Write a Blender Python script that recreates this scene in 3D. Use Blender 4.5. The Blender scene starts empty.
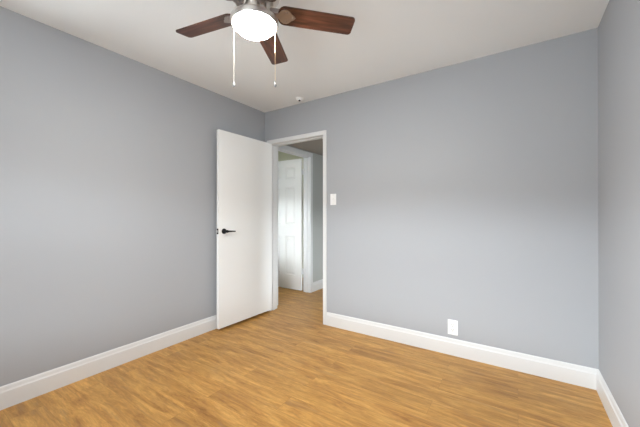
import bpy, bmesh, math
from mathutils import Vector, Matrix
C = bpy.context.scene.collection
scn = bpy.context.scene

# ------------------------------------------------------------------ key dimensions (metres)
XL, XR, YB, YR, H = -2.613, 0.4536, 2.717, -0.63, 2.44
T = 0.12                       # wall thickness
HALL_H = 2.122                 # dropped ceiling of the hall
FX, FY = -1.077, 1.049          # fan axis

# ------------------------------------------------------------------ camera
cam = bpy.data.cameras.new('camera'); cam.sensor_width = 36; cam.lens = 16.85; cam.clip_start = 0.02
co = bpy.data.objects.new('camera', cam); C.objects.link(co)
co.location = (0, 0, 1.1786); co.rotation_euler = (math.pi/2 + 0.00315, 0, 0.58323)
scn.camera = co

# ------------------------------------------------------------------ world: banded sky shaped for the room light, dull ground below
w = bpy.data.worlds.new('sky'); scn.world = w; w.use_nodes = True
nt = w.node_tree; nt.nodes.clear()
wo = nt.nodes.new('ShaderNodeOutputWorld'); bg = nt.nodes.new('ShaderNodeBackground')
tc = nt.nodes.new('ShaderNodeTexCoord'); sp = nt.nodes.new('ShaderNodeSeparateXYZ')
cr = nt.nodes.new('ShaderNodeValToRGB'); mz = nt.nodes.new('ShaderNodeMath'); mz.operation = 'MULTIPLY_ADD'; mz.inputs[1].default_value = 0.5; mz.inputs[2].default_value = 0.5
SKY = [(-0.01, 0.19), (0.005, 0.14), (0.16, 0.11), (0.18, 1.0), (0.26, 1.0), (0.28, 0.62), (0.37, 0.58), (0.39, 0.012), (1.0, 0.01)]   # (sine of elevation, brightness): ground, dim low band, bright band, dark upper sky, shaped to light the walls
TINT = (0.93, 0.98, 1.06)
cr.color_ramp.interpolation = 'LINEAR'
cr.color_ramp.elements.remove(cr.color_ramp.elements[1]); cr.color_ramp.elements[0].position = 0.0
cr.color_ramp.elements[0].color = (SKY[0][1]*TINT[0], SKY[0][1]*TINT[1], SKY[0][1]*TINT[2], 1)
for z_, v_ in SKY: cr.color_ramp.elements.new(z_*0.5+0.5).color = (v_*TINT[0], v_*TINT[1], v_*TINT[2], 1)
nt.links.new(tc.outputs['Generated'], sp.inputs[0]); nt.links.new(sp.outputs['Z'], mz.inputs[0])
nt.links.new(mz.outputs[0], cr.inputs[0]); nt.links.new(cr.outputs[0], bg.inputs[0])
bg.inputs[1].default_value = 64.0
nt.links.new(bg.outputs[0], wo.inputs[0])

def portal(loc, rot, sx, sy):
    l = bpy.data.lights.new('window_daylight', 'AREA'); l.shape = 'RECTANGLE'; l.size = sx; l.size_y = sy
    l.cycles.is_portal = True
    o = bpy.data.objects.new('window_daylight', l); C.objects.link(o); o.location = loc; o.rotation_euler = rot
WZ0, WZ1 = 0.75, 2.05         # sill and head of the bedroom windows
REAR_WIN = [(-1.2, -0.2)]                             # x range, rear wall behind the camera
LEFT_WIN = [(-0.5, 0.3)]                               # y ranges, left wall next to the rear corner
RIGHT_WIN = []
for a_, b_ in REAR_WIN: portal(((a_+b_)/2, YR-T-0.03, (WZ0+WZ1)/2), (math.radians(90), 0, 0), b_-a_, WZ1-WZ0)
for a_, b_ in LEFT_WIN: portal((XL-T-0.03, (a_+b_)/2, (WZ0+WZ1)/2), (0, math.radians(-90), 0), WZ1-WZ0, b_-a_)
for a_, b_ in RIGHT_WIN: portal((XR+T+0.03, (a_+b_)/2, (WZ0+WZ1)/2), (0, math.radians(90), 0), WZ1-WZ0, b_-a_)
SX0, SX1, SZ0, SZ1 = -4.3, -3.3, 0.85, 1.95              # unseen window added to the side room to light the panel door
portal(((SX0+SX1)/2, 1.6-0.03, (SZ0+SZ1)/2), (math.radians(90), 0, 0), SX1-SX0, SZ1-SZ0)
HY0, HY1, HX1, HZ0, HZ1 = YB+T, 4.35, 0.2, 0.7, 1.9   # hall: near side, far side, right end, its unseen window added to light the hall
portal((HX1+T+0.03, (HY0+HY1)/2, (HZ0+HZ1)/2), (0, math.radians(90), 0), HZ1-HZ0, HY1-HY0-0.8)

scn.view_settings.view_transform = 'Standard'; scn.view_settings.look = 'None'
scn.view_settings.gamma = 1; scn.view_settings.use_curve_mapping = False
scn.view_settings.exposure = 0.04
FAN_LAMP = 290.0

# ------------------------------------------------------------------ materials
def mat(name, col, rough=0.5, metal=0.0, spec=0.5, bump=0.0, bscale=200, var=0.0, emis=None, estr=0):
    m = bpy.data.materials.new(name); m.use_nodes = True
    n = m.node_tree; b = n.nodes['Principled BSDF']
    b.inputs['Base Color'].default_value = (*col, 1); b.inputs['Roughness'].default_value = rough
    b.inputs['Metallic'].default_value = metal; b.inputs['Specular IOR Level'].default_value = spec
    if emis: b.inputs['Emission Color'].default_value = (*emis, 1); b.inputs['Emission Strength'].default_value = estr
    t = n.nodes.new('ShaderNodeTexCoord')
    if var:
        nz = n.nodes.new('ShaderNodeTexNoise'); nz.inputs['Scale'].default_value = 2.3; nz.inputs['Detail'].default_value = 3
        r = n.nodes.new('ShaderNodeMapRange'); r.inputs[3].default_value = 1-var; r.inputs[4].default_value = 1+var
        v = n.nodes.new('ShaderNodeVectorMath'); v.operation = 'SCALE'; v.inputs[0].default_value = col
        n.links.new(t.outputs['Object'], nz.inputs['Vector']); n.links.new(nz.outputs['Fac'], r.inputs[0])
        n.links.new(r.outputs[0], v.inputs['Scale']); n.links.new(v.outputs[0], b.inputs['Base Color'])
    if bump:
        nz = n.nodes.new('ShaderNodeTexNoise'); nz.inputs['Scale'].default_value = bscale; nz.inputs['Detail'].default_value = 2
        bp = n.nodes.new('ShaderNodeBump'); bp.inputs['Strength'].default_value = bump; bp.inputs['Distance'].default_value = 0.002
        n.links.new(t.outputs['Object'], nz.inputs['Vector']); n.links.new(nz.outputs['Fac'], bp.inputs['Height'])
        n.links.new(bp.outputs[0], b.inputs['Normal'])
    return m
M_WALL = mat('grey_wall_paint', (0.395, 0.408, 0.430), 0.55, spec=0.35, bump=0.12, bscale=160, var=0.01)
M_CEIL = mat('ceiling_paint', (0.895, 0.925, 0.935), 0.9, spec=0.1, bump=0.25, bscale=90, var=0.01)
M_TRIM = mat('white_trim_paint', (0.73, 0.735, 0.735), 0.35, bump=0.03, bscale=40)
M_DOOR = mat('white_door_paint', (0.855, 0.865, 0.86), 0.4, bump=0.04, bscale=30)
M_PDOOR = mat('panel_door_paint', (0.83, 0.82, 0.80), 0.4, bump=0.04, bscale=30)
M_HALL = mat('hall_grey_paint', (0.45, 0.46, 0.44), 0.6, spec=0.3, bump=0.1, bscale=160)
M_HCEIL = mat('hall_shaded_ceiling_paint', (0.40, 0.38, 0.35), 0.9, spec=0.1, bump=0.2, bscale=90)  # white ceiling in dim hall: shade and brown floor bounce put into the colour
M_OLIVE = mat('pale_olive_wall_paint', (0.56, 0.56, 0.42), 0.8, bump=0.1)
M_PLATE = mat('white_plastic', (0.88, 0.88, 0.87), 0.3, bump=0.01)
M_SLOT = mat('dark_slot', (0.03, 0.03, 0.03), 0.6, bump=0.01)
M_BLACK = mat('matt_black_metal', (0.010, 0.010, 0.011), 0.45, metal=0.0, spec=0.3, bump=0.02)
M_STEEL = mat('satin_steel', (0.62, 0.62, 0.62), 0.28, metal=1.0, bump=0.02)
M_NICKEL = mat('brushed_nickel', (0.66, 0.62, 0.58), 0.3, metal=1.0, bump=0.03, bscale=300)
M_IRON = mat('aged_nickel_blade_iron', (0.42, 0.37, 0.35), 0.42, metal=1.0, bump=0.05, bscale=120)
M_BRASS = mat('brass_chain', (0.75, 0.55, 0.33), 0.3, metal=1.0, bump=0.02)
M_CHAIN = mat('white_chain', (0.55, 0.53, 0.50), 0.35, bump=0.02)
M_FOB = mat('clear_grey_fob', (0.30, 0.30, 0.30), 0.15, bump=0.02)
M_GLOBE = mat('lit_frosted_glass', (0.95, 0.93, 0.9), 0.3, bump=0.01, emis=(1.0, 0.96, 0.90), estr=FAN_LAMP)
def thin_glass():
    m = bpy.data.materials.new('window_glass'); m.use_nodes = True; n = m.node_tree; n.nodes.clear()
    o = n.nodes.new('ShaderNodeOutputMaterial'); t = n.nodes.new('ShaderNodeBsdfTransparent'); g = n.nodes.new('ShaderNodeBsdfGlossy')
    g.inputs['Roughness'].default_value = 0.02; t.inputs[0].default_value = (0.95, 0.97, 0.96, 1)
    x = n.nodes.new('ShaderNodeMixShader'); x.inputs[0].default_value = 0.05
    n.links.new(t.outputs[0], x.inputs[1]); n.links.new(g.outputs[0], x.inputs[2]); n.links.new(x.outputs[0], o.inputs[0])
    return m
M_GLASS = thin_glass()

def wood_blade():
    m = bpy.data.materials.new('dark_walnut_blade'); m.use_nodes = True; n = m.node_tree; b = n.nodes['Principled BSDF']
    t = n.nodes.new('ShaderNodeTexCoord'); mp = n.nodes.new('ShaderNodeMapping'); mp.inputs['Scale'].default_value = (5, 60, 10)
    nz = n.nodes.new('ShaderNodeTexNoise'); nz.inputs['Scale'].default_value = 1.0; nz.inputs['Detail'].default_value = 6
    cr = n.nodes.new('ShaderNodeValToRGB'); e = cr.color_ramp.elements
    e[0].position = 0.3; e[0].color = (0.018, 0.006, 0.003, 1); e[1].position = 0.72; e[1].color = (0.125, 0.044, 0.024, 1)
    n.links.new(t.outputs['Object'], mp.inputs[0]); n.links.new(mp.outputs[0], nz.inputs['Vector'])
    n.links.new(nz.outputs['Fac'], cr.inputs[0]); n.links.new(cr.outputs[0], b.inputs['Base Color'])
    b.inputs['Roughness'].default_value = 0.35
    return m
M_BLADE = wood_blade()

def wood_floor():
    m = bpy.data.materials.new('amber_oak_planks'); m.use_nodes = True; n = m.node_tree; b = n.nodes['Principled BSDF']
    N = lambda k, **kw: n.nodes.new(k)
    L = n.links.new
    t = N('ShaderNodeTexCoord')
    br = N('ShaderNodeTexBrick'); br.offset = 0.37; br.offset_frequency = 2; br.squash = 1
    br.inputs['Scale'].default_value = 1; br.inputs['Brick Width'].default_value = 1.22; br.inputs['Row Height'].default_value = 0.152
    br.inputs['Mortar Size'].default_value = 0.0006; br.inputs['Mortar Smooth'].default_value = 0.3
    br.inputs['Color1'].default_value = (0, 0, 0, 1); br.inputs['Color2'].default_value = (1, 1, 1, 1)
    br.inputs['Mortar'].default_value = (0.5, 0.5, 0.5, 1)
    L(t.outputs['Object'], br.inputs['Vector'])
    # every plank gets its own piece of grain
    cx = N('ShaderNodeCombineXYZ'); mu = N('ShaderNodeMath'); mu.operation = 'MULTIPLY'; mu.inputs[1].default_value = 37.0
    L(br.outputs['Color'], mu.inputs[0]); L(mu.outputs[0], cx.inputs[0]); L(mu.outputs[0], cx.inputs[2])
    ad = N('ShaderNodeVectorMath'); ad.operation = 'ADD'; L(t.outputs['Object'], ad.inputs[0]); L(cx.outputs[0], ad.inputs[1])
    def noise(scale, detail, dist=0.0, rough=0.55):
        mp = N('ShaderNodeMapping'); mp.inputs['Scale'].default_value = scale
        z = N('ShaderNodeTexNoise'); z.inputs['Scale'].default_value = 1; z.inputs['Detail'].default_value = detail
        z.inputs['Distortion'].default_value = dist; z.inputs['Roughness'].default_value = rough
        L(ad.outputs[0], mp.inputs[0]); L(mp.outputs[0], z.inputs['Vector']); return z.outputs['Fac']
    broad = noise((2.4, 17, 1), 6, 0.8, 0.7); fine = noise((11, 80, 1), 5, 1.0, 0.72); grey = noise((1.6, 19, 1), 5, 1.2, 0.65)
    cr = N('ShaderNodeValToRGB'); e = cr.color_ramp.elements
    e[0].position = 0.30; e[0].color = (0.325, 0.145, 0.036, 1); e[1].position = 0.72; e[1].color = (0.71, 0.40, 0.118, 1)
    x = e.new(0.48); x.color = (0.51, 0.262, 0.068, 1)
    L(broad, cr.inputs[0])
    def mul(col, fac, lo, hi):
        r = N('ShaderNodeMapRange'); r.inputs[1].default_value = 0.3; r.inputs[2].default_value = 0.7
        r.inputs[3].default_value = lo; r.inputs[4].default_value = hi; L(fac, r.inputs[0])
        v = N('ShaderNodeVectorMath'); v.operation = 'SCALE'; L(col, v.inputs[0]); L(r.outputs[0], v.inputs['Scale']); return v.outputs[0]
    wide = noise((0.7, 5.5, 1), 2, 0.3)
    c = mul(mul(cr.outputs[0], fine, 0.78, 1.19), wide, 0.90, 1.09)
    pt = N('ShaderNodeMapRange'); pt.inputs[3].default_value = 0.95; pt.inputs[4].default_value = 1.05; L(br.outputs['Color'], pt.inputs[0])
    v = N('ShaderNodeVectorMath'); v.operation = 'SCALE'; L(c, v.inputs[0]); L(pt.outputs[0], v.inputs['Scale'])
    gr = N('ShaderNodeMapRange'); gr.inputs[1].default_value = 0.56; gr.inputs[2].default_value = 0.75; gr.inputs[4].default_value = 0.65
    L(grey, gr.inputs[0])
    m1 = N('ShaderNodeMix'); m1.data_type = 'RGBA'; L(gr.outputs[0], m1.inputs['Factor']); L(v.outputs[0], m1.inputs['A'])
    m1.inputs['B'].default_value = (0.33, 0.20, 0.095, 1)
    m2 = N('ShaderNodeMix'); m2.data_type = 'RGBA'; L(br.outputs['Fac'], m2.inputs['Factor']); L(m1.outputs['Result'], m2.inputs['A'])
    m2.inputs['B'].default_value = (0.28, 0.14, 0.05, 1)
    L(m2.outputs['Result'], b.inputs['Base Color'])
    b.inputs['Roughness'].default_value = 0.42; b.inputs['Specular IOR Level'].default_value = 0.35
    bp = N('ShaderNodeBump'); bp.inputs['Strength'].default_value = 0.15; bp.inputs['Distance'].default_value = 0.001
    L(fine, bp.inputs['Height']); L(bp.outputs[0], b.inputs['Normal'])
    return m
M_FLOOR = wood_floor()

# ------------------------------------------------------------------ helpers
def box(bm, x0, x1, y0, y1, z0, z1, bev=0.0):
    tmp = bmesh.new()
    r = bmesh.ops.create_cube(tmp, size=1)
    bmesh.ops.scale(tmp, vec=(x1-x0, y1-y0, z1-z0), verts=tmp.verts)
    bmesh.ops.translate(tmp, vec=((x0+x1)/2, (y0+y1)/2, (z0+z1)/2), verts=tmp.verts)
    if bev: bmesh.ops.bevel(tmp, geom=list(tmp.edges), offset=bev, segments=2, affect='EDGES')
    me = bpy.data.meshes.new('t'); tmp.to_mesh(me); tmp.free(); bm.from_mesh(me); bpy.data.meshes.remove(me)
def lathe(bm, prof, mtx=None, n=48):
    """prof: (radius, height) pairs from one end to the other, around z"""
    rings = []
    for r, z in prof:
        if r < 1e-5: rings.append([bm.verts.new((0, 0, z))])
        else: rings.append([bm.verts.new((r*math.cos(2*math.pi*k/n), r*math.sin(2*math.pi*k/n), z)) for k in range(n)])
    for a, b in zip(rings, rings[1:]):
        for k in range(n):
            q = [a[k % len(a)], a[(k+1) % len(a)], b[(k+1) % len(b)], b[k % len(b)]]
            q2 = []
            for v in q:
                if v not in q2: q2.append(v)
            if len(q2) > 2: bm.faces.new(q2)
    vs = [v for r in rings for v in r]
    if mtx is not None: bmesh.ops.transform(bm, matrix=mtx, verts=vs)
def prism(bm, pts, z0, z1):
    """outline in xy extruded along z"""
    a = [bm.verts.new((x, y, z0)) for x, y in pts]; b = [bm.verts.new((x, y, z1)) for x, y in pts]
    bm.faces.new(a[::-1]); bm.faces.new(b)
    for k in range(len(pts)): bm.faces.new((a[k], a[(k+1) % len(a)], b[(k+1) % len(b)], b[k]))
    return a + b
def obj(name, bm, m, parent=None, smooth=False, **props):
    bmesh.ops.recalc_face_normals(bm, faces=bm.faces)
    me = bpy.data.meshes.new(name); bm.to_mesh(me); bm.free(); me.materials.append(m)
    if smooth:
        me.shade_smooth(); me.set_sharp_from_angle(angle=math.radians(35))
    o = bpy.data.objects.new(name, me); C.objects.link(o)
    if parent: o.parent = parent
    for k, v in props.items(): o[k] = v
    return o
def thing(name, loc, rz=0, **props):
    o = bpy.data.objects.new(name, None); C.objects.link(o); o.empty_display_size = 0.1
    o.location = loc; o.rotation_euler = (0, 0, rz)
    for k, v in props.items(): o[k] = v
    return o
def boxes(name, m, bs, parent=None, bev=0, **props):
    bm = bmesh.new()
    for b in bs: box(bm, *b, bev=bev)
    return obj(name, bm, m, parent, **props)
ST = dict(kind='structure')

# ------------------------------------------------------------------ floor, ceilings, walls
JX0, JX1, JZ = -2.520, -1.748, 2.035                 # bedroom door opening (inside the jambs)
KY0, KY1, KZ = 2.958, 3.680, 2.045                   # side-room door opening
boxes('floor', M_FLOOR, [(-5.12, XR+T, YR-T, 4.62, -0.1, 0)], label='amber oak plank floor running through the bedroom and out into the hall', category='floor', **ST)
boxes('ceiling', M_CEIL, [(XL-T, XR+T, YR-T, YB+T, H, H+0.1)], label='off-white ceiling of the bedroom', category='ceiling', **ST)
boxes('ceiling_hall', M_HCEIL, [(XL, HX1, YB+T, HY1, HALL_H, HALL_H+0.1)], label='low ceiling of the hall beyond the open door, shade put into its colour', category='ceiling', **ST)
def solid_and_openings(a, b, wins):
    """(start, end, z0, z1) pieces of a wall from a to b with the windows left open"""
    out = []; c = a
    for p, q in wins: out += [(c, p, 0, H), (p, q, 0, WZ0), (p, q, WZ1, H)]; c = q
    return out + [(c, b, 0, H)]
boxes('wall_left', M_WALL, [(XL-T, XL, p, q, c, d) for p, q, c, d in solid_and_openings(YR-T, YB+T, LEFT_WIN)], label='blue-grey bedroom wall behind the open white door', category='wall', **ST)
boxes('wall_back', M_WALL, [(XL, JX0-0.019, YB, YB+T, 0, H), (JX1+0.019, XR, YB, YB+T, 0, H), (JX0-0.019, JX1+0.019, YB, YB+T, JZ+0.019, H)],
      label='blue-grey bedroom wall with the doorway, switch and outlet', category='wall', **ST)
boxes('wall_right', M_WALL, [(XR, XR+T, p, q, c, d) for p, q, c, d in solid_and_openings(YR-T, YB+T, RIGHT_WIN)], label='blue-grey bedroom wall at the right edge of the picture', category='wall', **ST)
boxes('wall_rear', M_WALL, [(p, q, YR-T, YR, c, d) for p, q, c, d in solid_and_openings(XL, XR, REAR_WIN)], label='bedroom window wall behind the camera', category='wall', **ST)
boxes('wall_hall_left', M_HALL, [(XL-T, XL, YB+T, KY0-0.019, 0, H), (XL-T, XL, KY1+0.019, HY1, 0, H), (XL-T, XL, KY0-0.019, KY1+0.019, KZ+0.019, H)],
      label='grey hall wall with the cased doorway of the panel door', category='wall', **ST)
boxes('wall_hall_right', M_HALL, [(HX1, HX1+T, HY0, HY0+0.4, 0, HALL_H), (HX1, HX1+T, HY1-0.4, HY1, 0, HALL_H), (HX1, HX1+T, HY0+0.4, HY1-0.4, 0, HZ0), (HX1, HX1+T, HY0+0.4, HY1-0.4, HZ1, HALL_H)], label='grey end wall of the hall with an added window', category='wall', **ST)
boxes('wall_hall_far', M_HALL, [(XL-T, HX1+T, HY1, HY1+T, 0, HALL_H)], label='far end wall of the hall', category='wall', **ST)
# side room behind the panel door
boxes('wall_side_far', M_OLIVE, [(-5.0, XL-T, 4.5, 4.62, 0, H)], label='pale olive wall of the side room seen above the panel door', category='wall', **ST)
boxes('wall_side_near', M_OLIVE, [(-5.0, SX0, 1.6, 1.72, 0, H), (SX1, XL-T, 1.6, 1.72, 0, H), (SX0, SX1, 1.6, 1.72, 0, SZ0), (SX0, SX1, 1.6, 1.72, SZ1, H)], label='pale olive wall of the side room around its added window', category='wall', **ST)
boxes('wall_side_left', M_OLIVE, [(-5.12, -5.0, 1.6, 4.62, 0, H)],
      label='left pale olive wall of the side room', category='wall', **ST)
boxes('ceiling_side', M_OLIVE, [(-5.12, XL-T, 1.6, 4.62, H, H+0.1)], label='pale olive tinted ceiling of the side room', category='ceiling', **ST)

# ------------------------------------------------------------------ windows
def window(name, x0, x1, z0, z1, mtx, label):
    """built in the xz plane, room side towards +y; y=0 is the outer wall face"""
    r = thing(name, (0, 0, 0), label=label, category='window', **ST); r.matrix_world = mtx
    e = 0.05; xm = (x0+x1)/2; zm = (z0+z1)/2
    boxes('window_frame', M_TRIM, [(x0, x0+e, 0.0, T, z0, z1), (x1-e, x1, 0.0, T, z0, z1), (x0+e, x1-e, 0.0, T, z0, z0+e), (x0+e, x1-e, 0.0, T, z1-e, z1)], r)
    for a, b, y in ((z0+e, zm+0.02, 0.06), (zm-0.02, z1-e, 0.02)):
        s = boxes('window_sash', M_TRIM, [(x0+e, x0+e+0.04, y, y+0.035, a, b), (x1-e-0.04, x1-e, y, y+0.035, a, b),
              (x0+e+0.04, x1-e-0.04, y, y+0.035, a, a+0.04), (x0+e+0.04, x1-e-0.04, y, y+0.035, b-0.04, b)], r)
        boxes('window_pane', M_GLASS, [(x0+e+0.04, x1-e-0.04, y+0.015, y+0.019, a+0.04, b-0.04)], s)
    boxes('window_casing', M_TRIM, [(x0-0.05, x0, T, T+0.015, z0-0.02, z1+0.05), (x1, x1+0.05, T, T+0.015, z0-0.02, z1+0.05), (x0, x1, T, T+0.015, z1, z1+0.05)], r)
    boxes('window_sill', M_TRIM, [(x0-0.07, x1+0.07, T, T+0.06, z0-0.02, z0)], r, bev=0.003)
for p, q in REAR_WIN: window('window_1', p, q, WZ0, WZ1, Matrix.Translation((0, YR-T, 0)), 'white double-hung bedroom window in the wall behind the camera')
for p, q in LEFT_WIN: window('window_4', -q, -p, WZ0, WZ1, Matrix.Translation((XL-T, 0, 0)) @ Matrix.Rotation(-math.pi/2, 4, 'Z'), 'white double-hung bedroom window in the left wall, beyond the left edge of the picture')
for p, q in RIGHT_WIN: window('window_5', p, q, WZ0, WZ1, Matrix.Translation((XR+T, 0, 0)) @ Matrix.Rotation(math.pi/2, 4, 'Z'), 'white double-hung bedroom window in the right wall, beside the camera')
window('window_2', SX0, SX1, SZ0, SZ1, Matrix.Translation((0, 1.6, 0)), 'white double-hung window added out of view in the side room to light the panel door')
window('window_3', HY0+0.4, HY1-0.4, HZ0, HZ1, Matrix.Translation((HX1+T, 0, 0)) @ Matrix.Rotation(math.pi/2, 4, 'Z'), 'white double-hung window added out of view at the end of the hall to light it')

# ------------------------------------------------------------------ baseboards (moulded profile)
def baseboard(name, A, B, label, h=0.137, t=0.015, m0=0.0, m1=0.0):
    """runs from A to B with the room on its left-hand side; m0/m1 mitre the ends (1 = inside corner)"""
    A = Vector((*A, 0)); B = Vector((*B, 0)); d = (B-A).normalized(); nrm = Vector((-d.y, d.x, 0))
    prof = [(0, 0), (t, 0), (t, h*0.74), (t*0.86, h*0.77), (t*0.70, h*0.80), (t*0.62, h*0.86), (t*0.55, h*0.93), (t*0.35, h*0.985), (t*0.15, h), (0, h)]
    bm = bmesh.new(); ra = []; rb = []
    for o, z in prof:
        ra.append(bm.verts.new(A + nrm*o + d*o*m0 + Vector((0, 0, z)))); rb.append(bm.verts.new(B + nrm*o - d*o*m1 + Vector((0, 0, z))))
    k = len(prof)
    for i in range(k): bm.faces.new((ra[i], ra[(i+1) % k], rb[(i+1) % k], rb[i]))
    bm.faces.new(ra[::-1]); bm.faces.new(rb)
    return obj(name, bm, M_TRIM, label=label, category='baseboard', **ST)
baseboard('baseboard_left', (XL, YB-0.016), (XL, YR), 'white baseboard along the left bedroom wall', m1=1)
baseboard('baseboard_back', (XR, YB), (JX1+0.0465, YB), 'white baseboard under the outlet, right of the doorway', m0=1)
baseboard('baseboard_right', (XR, YR), (XR, YB), 'white baseboard along the right bedroom wall', m0=1, m1=1)
baseboard('baseboard_rear', (XL, YR), (XR, YR), 'white baseboard behind the camera', m0=1, m1=1)
baseboard('baseboard_hall', (XL, HY1), (XL, KY1+0.062), 'white baseboard of the hall beside the cased doorway', h=0.142)

# ------------------------------------------------------------------ door frames
def frame_x(name, label):
    r = thing(name, (0, 0, 0), label=label, category='door frame', **ST)
    y0, y1 = YB, YB+T
    boxes('jamb', M_TRIM, [(JX0-0.019, JX0, y0, y1, 0, JZ+0.019)], r); boxes('jamb', M_TRIM, [(JX1, JX1+0.019, y0, y1, 0, JZ+0.019)], r)
    boxes('head_jamb', M_TRIM, [(JX0, JX1, y0, y1, JZ, JZ+0.019)], r)
    boxes('door_stop', M_TRIM, [(JX0, JX0+0.010, y0+0.040, y0+0.075, 0, JZ), (JX1-0.010, JX1, y0+0.040, y0+0.075, 0, JZ), (JX0+0.010, JX1-0.010, y0+0.040, y0+0.075, JZ-0.010, JZ)], r)
    c = 0.044; q = 0.002
    for ya, yb in ((y0-0.016, y0), (y1, y1+0.016)):
        boxes('casing', M_TRIM, [(JX0-q-c, JX0-q, ya, yb, 0, JZ+q)], r, bev=0.0025)
        boxes('casing', M_TRIM, [(JX1+q, JX1+q+c, ya, yb, 0, JZ+q)], r, bev=0.0025)
        boxes('head_casing', M_TRIM, [(JX0-q-c, JX1+q+c, ya, yb, JZ+q, JZ+q+c)], r, bev=0.0025)
    # strike plate on the latch side jamb
    boxes('strike_plate', M_BLACK, [(JX1-0.0015, JX1, y0+0.008, y0+0.034, 0.98, 1.04)], r)
frame_x('trim_1', 'white casing and jamb around the bedroom doorway')
def frame_y(name, label):
    r = thing(name, (0, 0, 0), label=label, category='door frame', **ST)
    x0, x1 = XL-T, XL
    boxes('jamb', M_TRIM, [(x0, x1, KY0-0.019, KY0, 0, KZ+0.019)], r); boxes('jamb', M_TRIM, [(x0, x1, KY1, KY1+0.019, 0, KZ+0.019)], r)
    boxes('head_jamb', M_TRIM, [(x0, x1, KY0, KY1, KZ, KZ+0.019)], r)
    boxes('door_stop', M_TRIM, [(x0+0.040, x0+0.075, KY0, KY0+0.010, 0, KZ), (x0+0.040, x0+0.075, KY1-0.010, KY1, 0, KZ), (x0+0.040, x0+0.075, KY0+0.010, KY1-0.010, KZ-0.010, KZ)], r)
    c = 0.057; q = 0.004
    boxes('casing', M_TRIM, [(x1, x1+0.016, KY0-q-c, KY0-q, 0, KZ+q)], r, bev=0.003)
    boxes('casing', M_TRIM, [(x1, x1+0.016, KY1+q, KY1+q+c, 0, KZ+q)], r, bev=0.003)
    boxes('head_casing', M_TRIM, [(x1, x1+0.016, KY0-q-c, KY1+q+c, KZ+q, KZ+q+c)], r, bev=0.003)
frame_y('trim_2', 'white casing around the side-room doorway in the hall')

# ------------------------------------------------------------------ bedroom door: flat white leaf, black levers
def bedroom_door():
    r = thing('door_1', (-2.524, 2.708, 0), math.radians(-91.1), label='flat white bedroom door swung open against the left wall, black lever handle', category='door', **ST)
    # closed, the leaf runs along +x from the pin; y+ is the hall side
    Wd = 0.757
    boxes('door_leaf', M_DOOR, [(0.006, 0.006+Wd, 0.007, 0.042, 0.030, 2.033)], r, bev=0.0012)
    e = 0.006+Wd; hx = e-0.062; hz = 1.008
    for side in (1, -1):
        y = 0.042 if side == 1 else 0.007
        R = Matrix.Translation((hx, y, hz)) @ Matrix.Rotation(math.radians(-90*side), 4, 'X')
        bm = bmesh.new()
        lathe(bm, [(0, 0), (0.0275, 0), (0.0275, 0.006), (0.0265, 0.009), (0.012, 0.0105), (0.0105, 0.014), (0.0105, 0.042), (0.0138, 0.046), (0.0138, 0.060), (0.012, 0.064), (0, 0.064)], R, 32)
        h = obj('door_handle', bm, M_BLACK, r, smooth=True)
        bm = bmesh.new()
        # lever: slim bar running back towards the hinge, slightly tapered and eased
        n = 10; rings = []
        for i in range(n+1):
            s = i/n; x = hx + 0.008 - 0.112*s; hh = 0.0095*(1-0.35*s); d = 0.0055*(1-0.2*s)
            yy = y + side*(0.053 + 0.004*math.sin(s*math.pi))
            zz = hz - 0.004*s*s
            rings.append([bm.verts.new((x, yy + d*math.cos(a), zz + hh*math.sin(a))) for a in [2*math.pi*k/12 for k in range(12)]])
        for a, b in zip(rings, rings[1:]):
            for k in range(12): bm.faces.new((a[k], a[(k+1) % 12], b[(k+1) % 12], b[k]))
        bm.faces.new(rings[0][::-1]); bm.faces.new(rings[-1])
        obj('lever', bm, M_BLACK, h, smooth=True)
    lp = boxes('latch_plate', M_BLACK, [(e-0.001, e+0.0012, 0.0125, 0.0365, hz-0.028, hz+0.028)], r, bev=0.0004)
    boxes('latch_bolt', M_STEEL, [(e+0.0012, e+0.018, 0.016, 0.034, hz-0.011, hz+0.011)], lp, bev=0.002)
    for z in (0.25, 1.02, 1.80):
        bm = bmesh.new(); lathe(bm, [(0, z-0.045), (0.0055, z-0.045), (0.0055, z+0.045), (0, z+0.045)], None, 16)
        box(bm, 0.0, 0.0062, 0.004, 0.034, z-0.044, z+0.044)
        obj('hinge', bm, M_BLACK, r, smooth=True)
bedroom_door()

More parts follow.
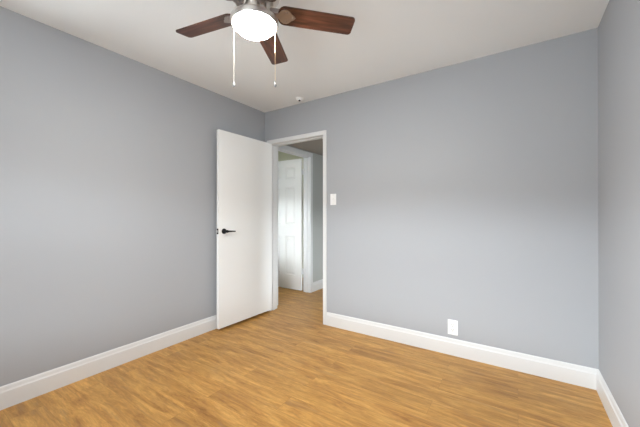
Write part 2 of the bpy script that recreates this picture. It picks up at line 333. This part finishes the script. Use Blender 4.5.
# ------------------------------------------------------------------ six-panel door of the side room
def panel_door():
    r = thing('door_2', (XL-T-0.006, KY1-0.004, 0), math.radians(180), label='white six-panel door standing open beyond the hall', category='door', **ST)
    # leaf runs along local +x (world -x); local y+ (world -y) faces the camera
    Wd, Hd, t = 0.712, 2.030, 0.035; x0 = 0.008; z0 = 0.022
    rows = [(0.24, 0.84), (1.03, 1.61), (1.73, 1.917)]; cols = [(0.110, 0.306), (0.406, 0.602)]
    bm = bmesh.new(); y0 = 0.0; y1 = t
    xs = sorted({0, Wd} | {v for c in cols for v in c}); zs = sorted({z0, Hd} | {v for c in rows for v in c})
    def quad(p): bm.faces.new([bm.verts.new(v) for v in p])
    def face(y, s):
        for a, b in zip(xs, xs[1:]):
            for c, d in zip(zs, zs[1:]):
                if (a, b) in cols and (c, d) in rows:
                    # moulded recess, then a raised field
                    steps = [(0, 0), (0.005, 0.009), (0.010, 0.0130), (0.018, 0.0130), (0.040, 0.002)]
                    loops = [[(x0+a+i, y-s*dp, c+i), (x0+b-i, y-s*dp, c+i), (x0+b-i, y-s*dp, d-i), (x0+a+i, y-s*dp, d-i)] for i, dp in steps]
                    for p, q in zip(loops, loops[1:]):
                        for k in range(4): quad((p[k], p[(k+1) % 4], q[(k+1) % 4], q[k]))
                    quad(loops[-1])
                else: quad(((x0+a, y, c), (x0+b, y, c), (x0+b, y, d), (x0+a, y, d)))
    face(y1, 1); face(y0, -1)
    X0, X1 = x0, x0+Wd
    quad(((X0, y0, z0), (X0, y1, z0), (X0, y1, Hd), (X0, y0, Hd))); quad(((X1, y0, z0), (X1, y1, z0), (X1, y1, Hd), (X1, y0, Hd)))
    quad(((X0, y0, z0), (X1, y0, z0), (X1, y1, z0), (X0, y1, z0))); quad(((X0, y0, Hd), (X1, y0, Hd), (X1, y1, Hd), (X0, y1, Hd)))
    bmesh.ops.remove_doubles(bm, verts=bm.verts, dist=1e-5)
    obj('door_leaf', bm, M_PDOOR, r)
    for z in (0.31, 1.83):
        bm = bmesh.new(); lathe(bm, [(0, z-0.045), (0.0055, z-0.045), (0.0055, z+0.045), (0, z+0.045)], Matrix.Translation((0, 0.0, 0)), 16)
        box(bm, 0.002, 0.0085, 0.003, 0.030, z-0.044, z+0.044)
        box(bm, -0.034, -0.004, 0.0000, 0.0058, z-0.044, z+0.044)
        obj('hinge', bm, M_TRIM, r, smooth=True)
    hx = x0+Wd-0.06
    for side in (1, -1):
        y = t if side == 1 else 0
        R = Matrix.Translation((hx, y, 0.93)) @ Matrix.Rotation(math.radians(-90*side), 4, 'X')
        bm = bmesh.new(); lathe(bm, [(0, 0), (0.03, 0), (0.03, 0.005), (0.012, 0.01), (0.011, 0.03), (0.022, 0.04), (0.027, 0.052), (0.022, 0.064), (0, 0.068)], R, 24)
        obj('door_knob', bm, M_STEEL, r, smooth=True)
panel_door()

# ------------------------------------------------------------------ switch and outlet on the back wall
def light_switch(x, z):
    r = thing('light_switch', (x, YB, z), label='small white light switch plate on the wall right of the doorway', category='light switch')
    boxes('wall_plate', M_PLATE, [(-0.036, 0.036, -0.006, 0, -0.059, 0.059)], r, bev=0.002)
    bm = bmesh.new(); box(bm, -0.0165, 0.0165, -0.0075, -0.0055, -0.033, 0.033, bev=0.0006); f = obj('switch_frame', bm, M_PLATE, r)
    bm = bmesh.new(); box(bm, -0.005, 0.005, -0.020, -0.0070, 0.0, 0.011, bev=0.0015); obj('toggle', bm, M_PLATE, r)
    for s in (-0.047, 0.047):
        bm = bmesh.new(); lathe(bm, [(0, 0), (0.0032, 0), (0.0032, 0.001), (0, 0.0016)], Matrix.Translation((0, -0.006, s)) @ Matrix.Rotation(math.pi/2, 4, 'X'), 16)
        obj('screw', bm, M_STEEL, r)
light_switch(-1.623, 1.337)
def outlet(x, z):
    r = thing('wall_outlet', (x, YB, z), label='white duplex power outlet low on the wall above the baseboard', category='outlet')
    boxes('wall_plate', M_PLATE, [(-0.039, 0.039, -0.006, 0, -0.062, 0.062)], r, bev=0.002)
    for s in (-0.0205, 0.0205):
        bm = bmesh.new()
        pts = []
        for k in range(32):
            a = 2*math.pi*k/32; pts.append((0.0172*math.cos(a), max(-0.0140, min(0.0140, 0.0172*math.sin(a)))))
        vs = prism(bm, pts, 0.0, 0.0025)
        bmesh.ops.transform(bm, matrix=Matrix.Translation((0, -0.0055, s)) @ Matrix.Rotation(math.pi/2, 4, 'X'), verts=vs)
        q = obj('receptacle', bm, M_PLATE, r)
        bm = bmesh.new()
        box(bm, -0.0078, -0.0050, -0.0086, -0.0078, s-0.0010, s+0.0085); box(bm, 0.0050, 0.0078, -0.0086, -0.0078, s-0.0010, s+0.0075)
        lathe(bm, [(0, 0), (0.0030, 0), (0.0030, 0.0008), (0, 0.0008)], Matrix.Translation((0, -0.0078, s-0.008)) @ Matrix.Rotation(math.pi/2, 4, 'X'), 16)
        obj('slots', bm, M_SLOT, q)
    bm = bmesh.new(); lathe(bm, [(0, 0), (0.0032, 0), (0.0032, 0.001), (0, 0.0016)], Matrix.Translation((0, -0.006, 0)) @ Matrix.Rotation(math.pi/2, 4, 'X'), 16)
    obj('screw', bm, M_STEEL, r)
outlet(-0.456, 0.231)

# ------------------------------------------------------------------ smoke detector
def smoke_detector(x, y):
    r = thing('smoke_detector', (x, y, H), label='small round white detector on the ceiling above the doorway corner', category='smoke detector')
    bm = bmesh.new(); lathe(bm, [(0, 0), (0.046, 0), (0.046, -0.008), (0.043, -0.011), (0, -0.011)], None, 40); obj('base', bm, M_PLATE, r, smooth=True)
    bm = bmesh.new(); lathe(bm, [(0, -0.011), (0.040, -0.011), (0.039, -0.022), (0.033, -0.031), (0.016, -0.036), (0, -0.036)], None, 40); obj('cover', bm, M_PLATE, r, smooth=True)
    bm = bmesh.new(); lathe(bm, [(0, -0.034), (0.011, -0.030), (0.011, -0.039), (0.008, -0.041), (0, -0.041)], Matrix.Translation((0.012, -0.020, 0.001)), 20); obj('sensor', bm, M_SLOT, r, smooth=True)
smoke_detector(-1.972, 2.590)

# ------------------------------------------------------------------ ceiling fan
def ceiling_fan():
    r = thing('ceiling_fan', (FX, FY, H), label='ceiling fan with dark walnut blades and lit white bowl', category='ceiling fan')
    zz = lambda z: z-H
    bm = bmesh.new()
    lathe(bm, [(0, 0), (0.085, 0), (0.088, -0.02), (0.080, -0.045), (0.078, -0.060), (0.118, -0.085), (0.128, -0.110), (0.130, -0.165), (0.122, -0.190), (0.098, -0.212), (0.092, -0.228), (0.06, -0.228), (0, -0.228)], None, 64)
    mh = obj('motor_housing', bm, M_NICKEL, r, smooth=True)
    # vent slots round the housing
    for k in range(20):
        sl = boxes('vent_slot', M_SLOT, [(0.1285, 0.1312, -0.007, 0.007, -0.155, -0.120)], mh, bev=0.001)
        sl.rotation_euler = (0, 0, 2*math.pi*k/20)
    bm = bmesh.new()
    lathe(bm, [(0, zz(2.212)), (0.058, zz(2.212)), (0.060, zz(2.165)), (0.075, zz(2.150)), (0.104, zz(2.140)), (0.115, zz(2.130)), (0.1165, zz(2.112)), (0.112, zz(2.104)), (0.106, zz(2.104)), (0.104, zz(2.112)), (0, zz(2.118))], None, 64)
    obj('light_kit_ring', bm, M_NICKEL, r, smooth=True)
    bm = bmesh.new(); pr = []
    for i in range(13):
        a = math.pi/2*i/12; pr.append((0.0985*math.cos(a), zz(2.110) - 0.053*math.sin(a)))
    lathe(bm, pr, None, 64); obj('light_bowl', bm, M_GLOBE, r, smooth=True, label='glowing frosted glass bowl')
    a0 = math.radians(44.8)
    # blade outline in local xy: straight sides, rounded root and softly rounded tip corners
    hw = 0.0547; ri, ro = 0.108, 0.499; pts = []
    for cxx, cyy, rad, s, e in ((ro-0.018, hw-0.018, 0.018, 90, 0), (ro-0.018, -hw+0.018, 0.018, 0, -90)):
        for k in range(7):
            a = math.radians(s + (e-s)*k/6); pts.append((cxx + rad*math.cos(a), cyy + rad*math.sin(a)))
    for k in range(11):
        a = math.radians(-90 - 180*k/10); pts.append((ri+0.036 + 0.036*math.cos(a), hw*math.sin(a)))
    for k in range(5):
        bm = bmesh.new(); prism(bm, pts, -0.003, 0.003)
        bl = obj('blade', bm, M_BLADE, r)
        pitch = Matrix.Rotation(math.radians(-12.0), 4, 'X')
        tilt = Matrix.Rotation(math.radians(1.5), 4, Vector((-math.sin(0.58323), math.cos(0.58323), 0)))   # the fan hangs a little out of level
        mtx = Matrix.Translation((0.003, 0.002, zz(2.176))) @ tilt @ Matrix.Rotation(a0 + k*math.radians(72), 4, 'Z') @ pitch
        bl.matrix_local = mtx
        # blade iron: arm from the motor to a leaf-shaped plate screwed under the blade
        bm = bmesh.new()
        leaf = [(0.198, 0), (0.190, 0.012), (0.178, 0.020), (0.168, 0.033), (0.155, 0.041), (0.140, 0.041), (0.126, 0.033), (0.116, 0.018), (0.085, 0.012)]
        leaf = leaf + [(x, -y) for x, y in leaf[::-1] if y > 0]
        prism(bm, leaf, -0.0065, -0.003)
        box(bm, 0.070, 0.120, -0.011, 0.011, -0.003, 0.030, bev=0.003)
        ir = obj('blade_iron', bm, M_IRON, r); ir.matrix_local = mtx
        for sx, sy in ((0.184, 0), (0.150, 0.026), (0.150, -0.026)):
            bm = bmesh.new(); lathe(bm, [(0, -0.0105), (0.003, -0.010), (0.0055, -0.0080), (0.006, -0.0065), (0, -0.0065)], Matrix.Translation((sx, sy, 0)), 12)
            obj('screw', bm, M_IRON, ir, smooth=True)
    # pull chains on the two sides of the ring
    ca, sa = math.cos(0.58323), math.sin(0.58323)
    for s, m, ze in ((-1, M_CHAIN, 1.805), (1, M_BRASS, 1.805)):
        lat = s*0.1 + 0.004; fw = -0.02
        x = ca*lat - sa*fw; y = sa*lat + ca*fw
        bm = bmesh.new(); z = 2.120; n = 0
        while z > ze+0.02:
            bmesh.ops.create_icosphere(bm, subdivisions=1, radius=0.0014, matrix=Matrix.Translation((x, y, zz(z)))); z -= 0.0034
        lathe(bm, [(0, zz(2.125)), (0.0007, zz(2.125)), (0.0007, zz(ze+0.02)), (0, zz(ze+0.02))], Matrix.Translation((x, y, 0)), 8)
        ch = obj('pull_chain', bm, m, r, smooth=True, label='white pull chain' if s < 0 else 'brass-coloured pull chain')
        bm = bmesh.new(); lathe(bm, [(0, 0.022), (0.0015, 0.021), (0.002, 0.012), (0.005, 0.006), (0.0062, 0.0), (0.005, -0.006), (0.002, -0.0095), (0, -0.010)], Matrix.Translation((x, y, zz(ze))), 20)
        obj('chain_fob', bm, M_FOB, ch, smooth=True)
ceiling_fan()
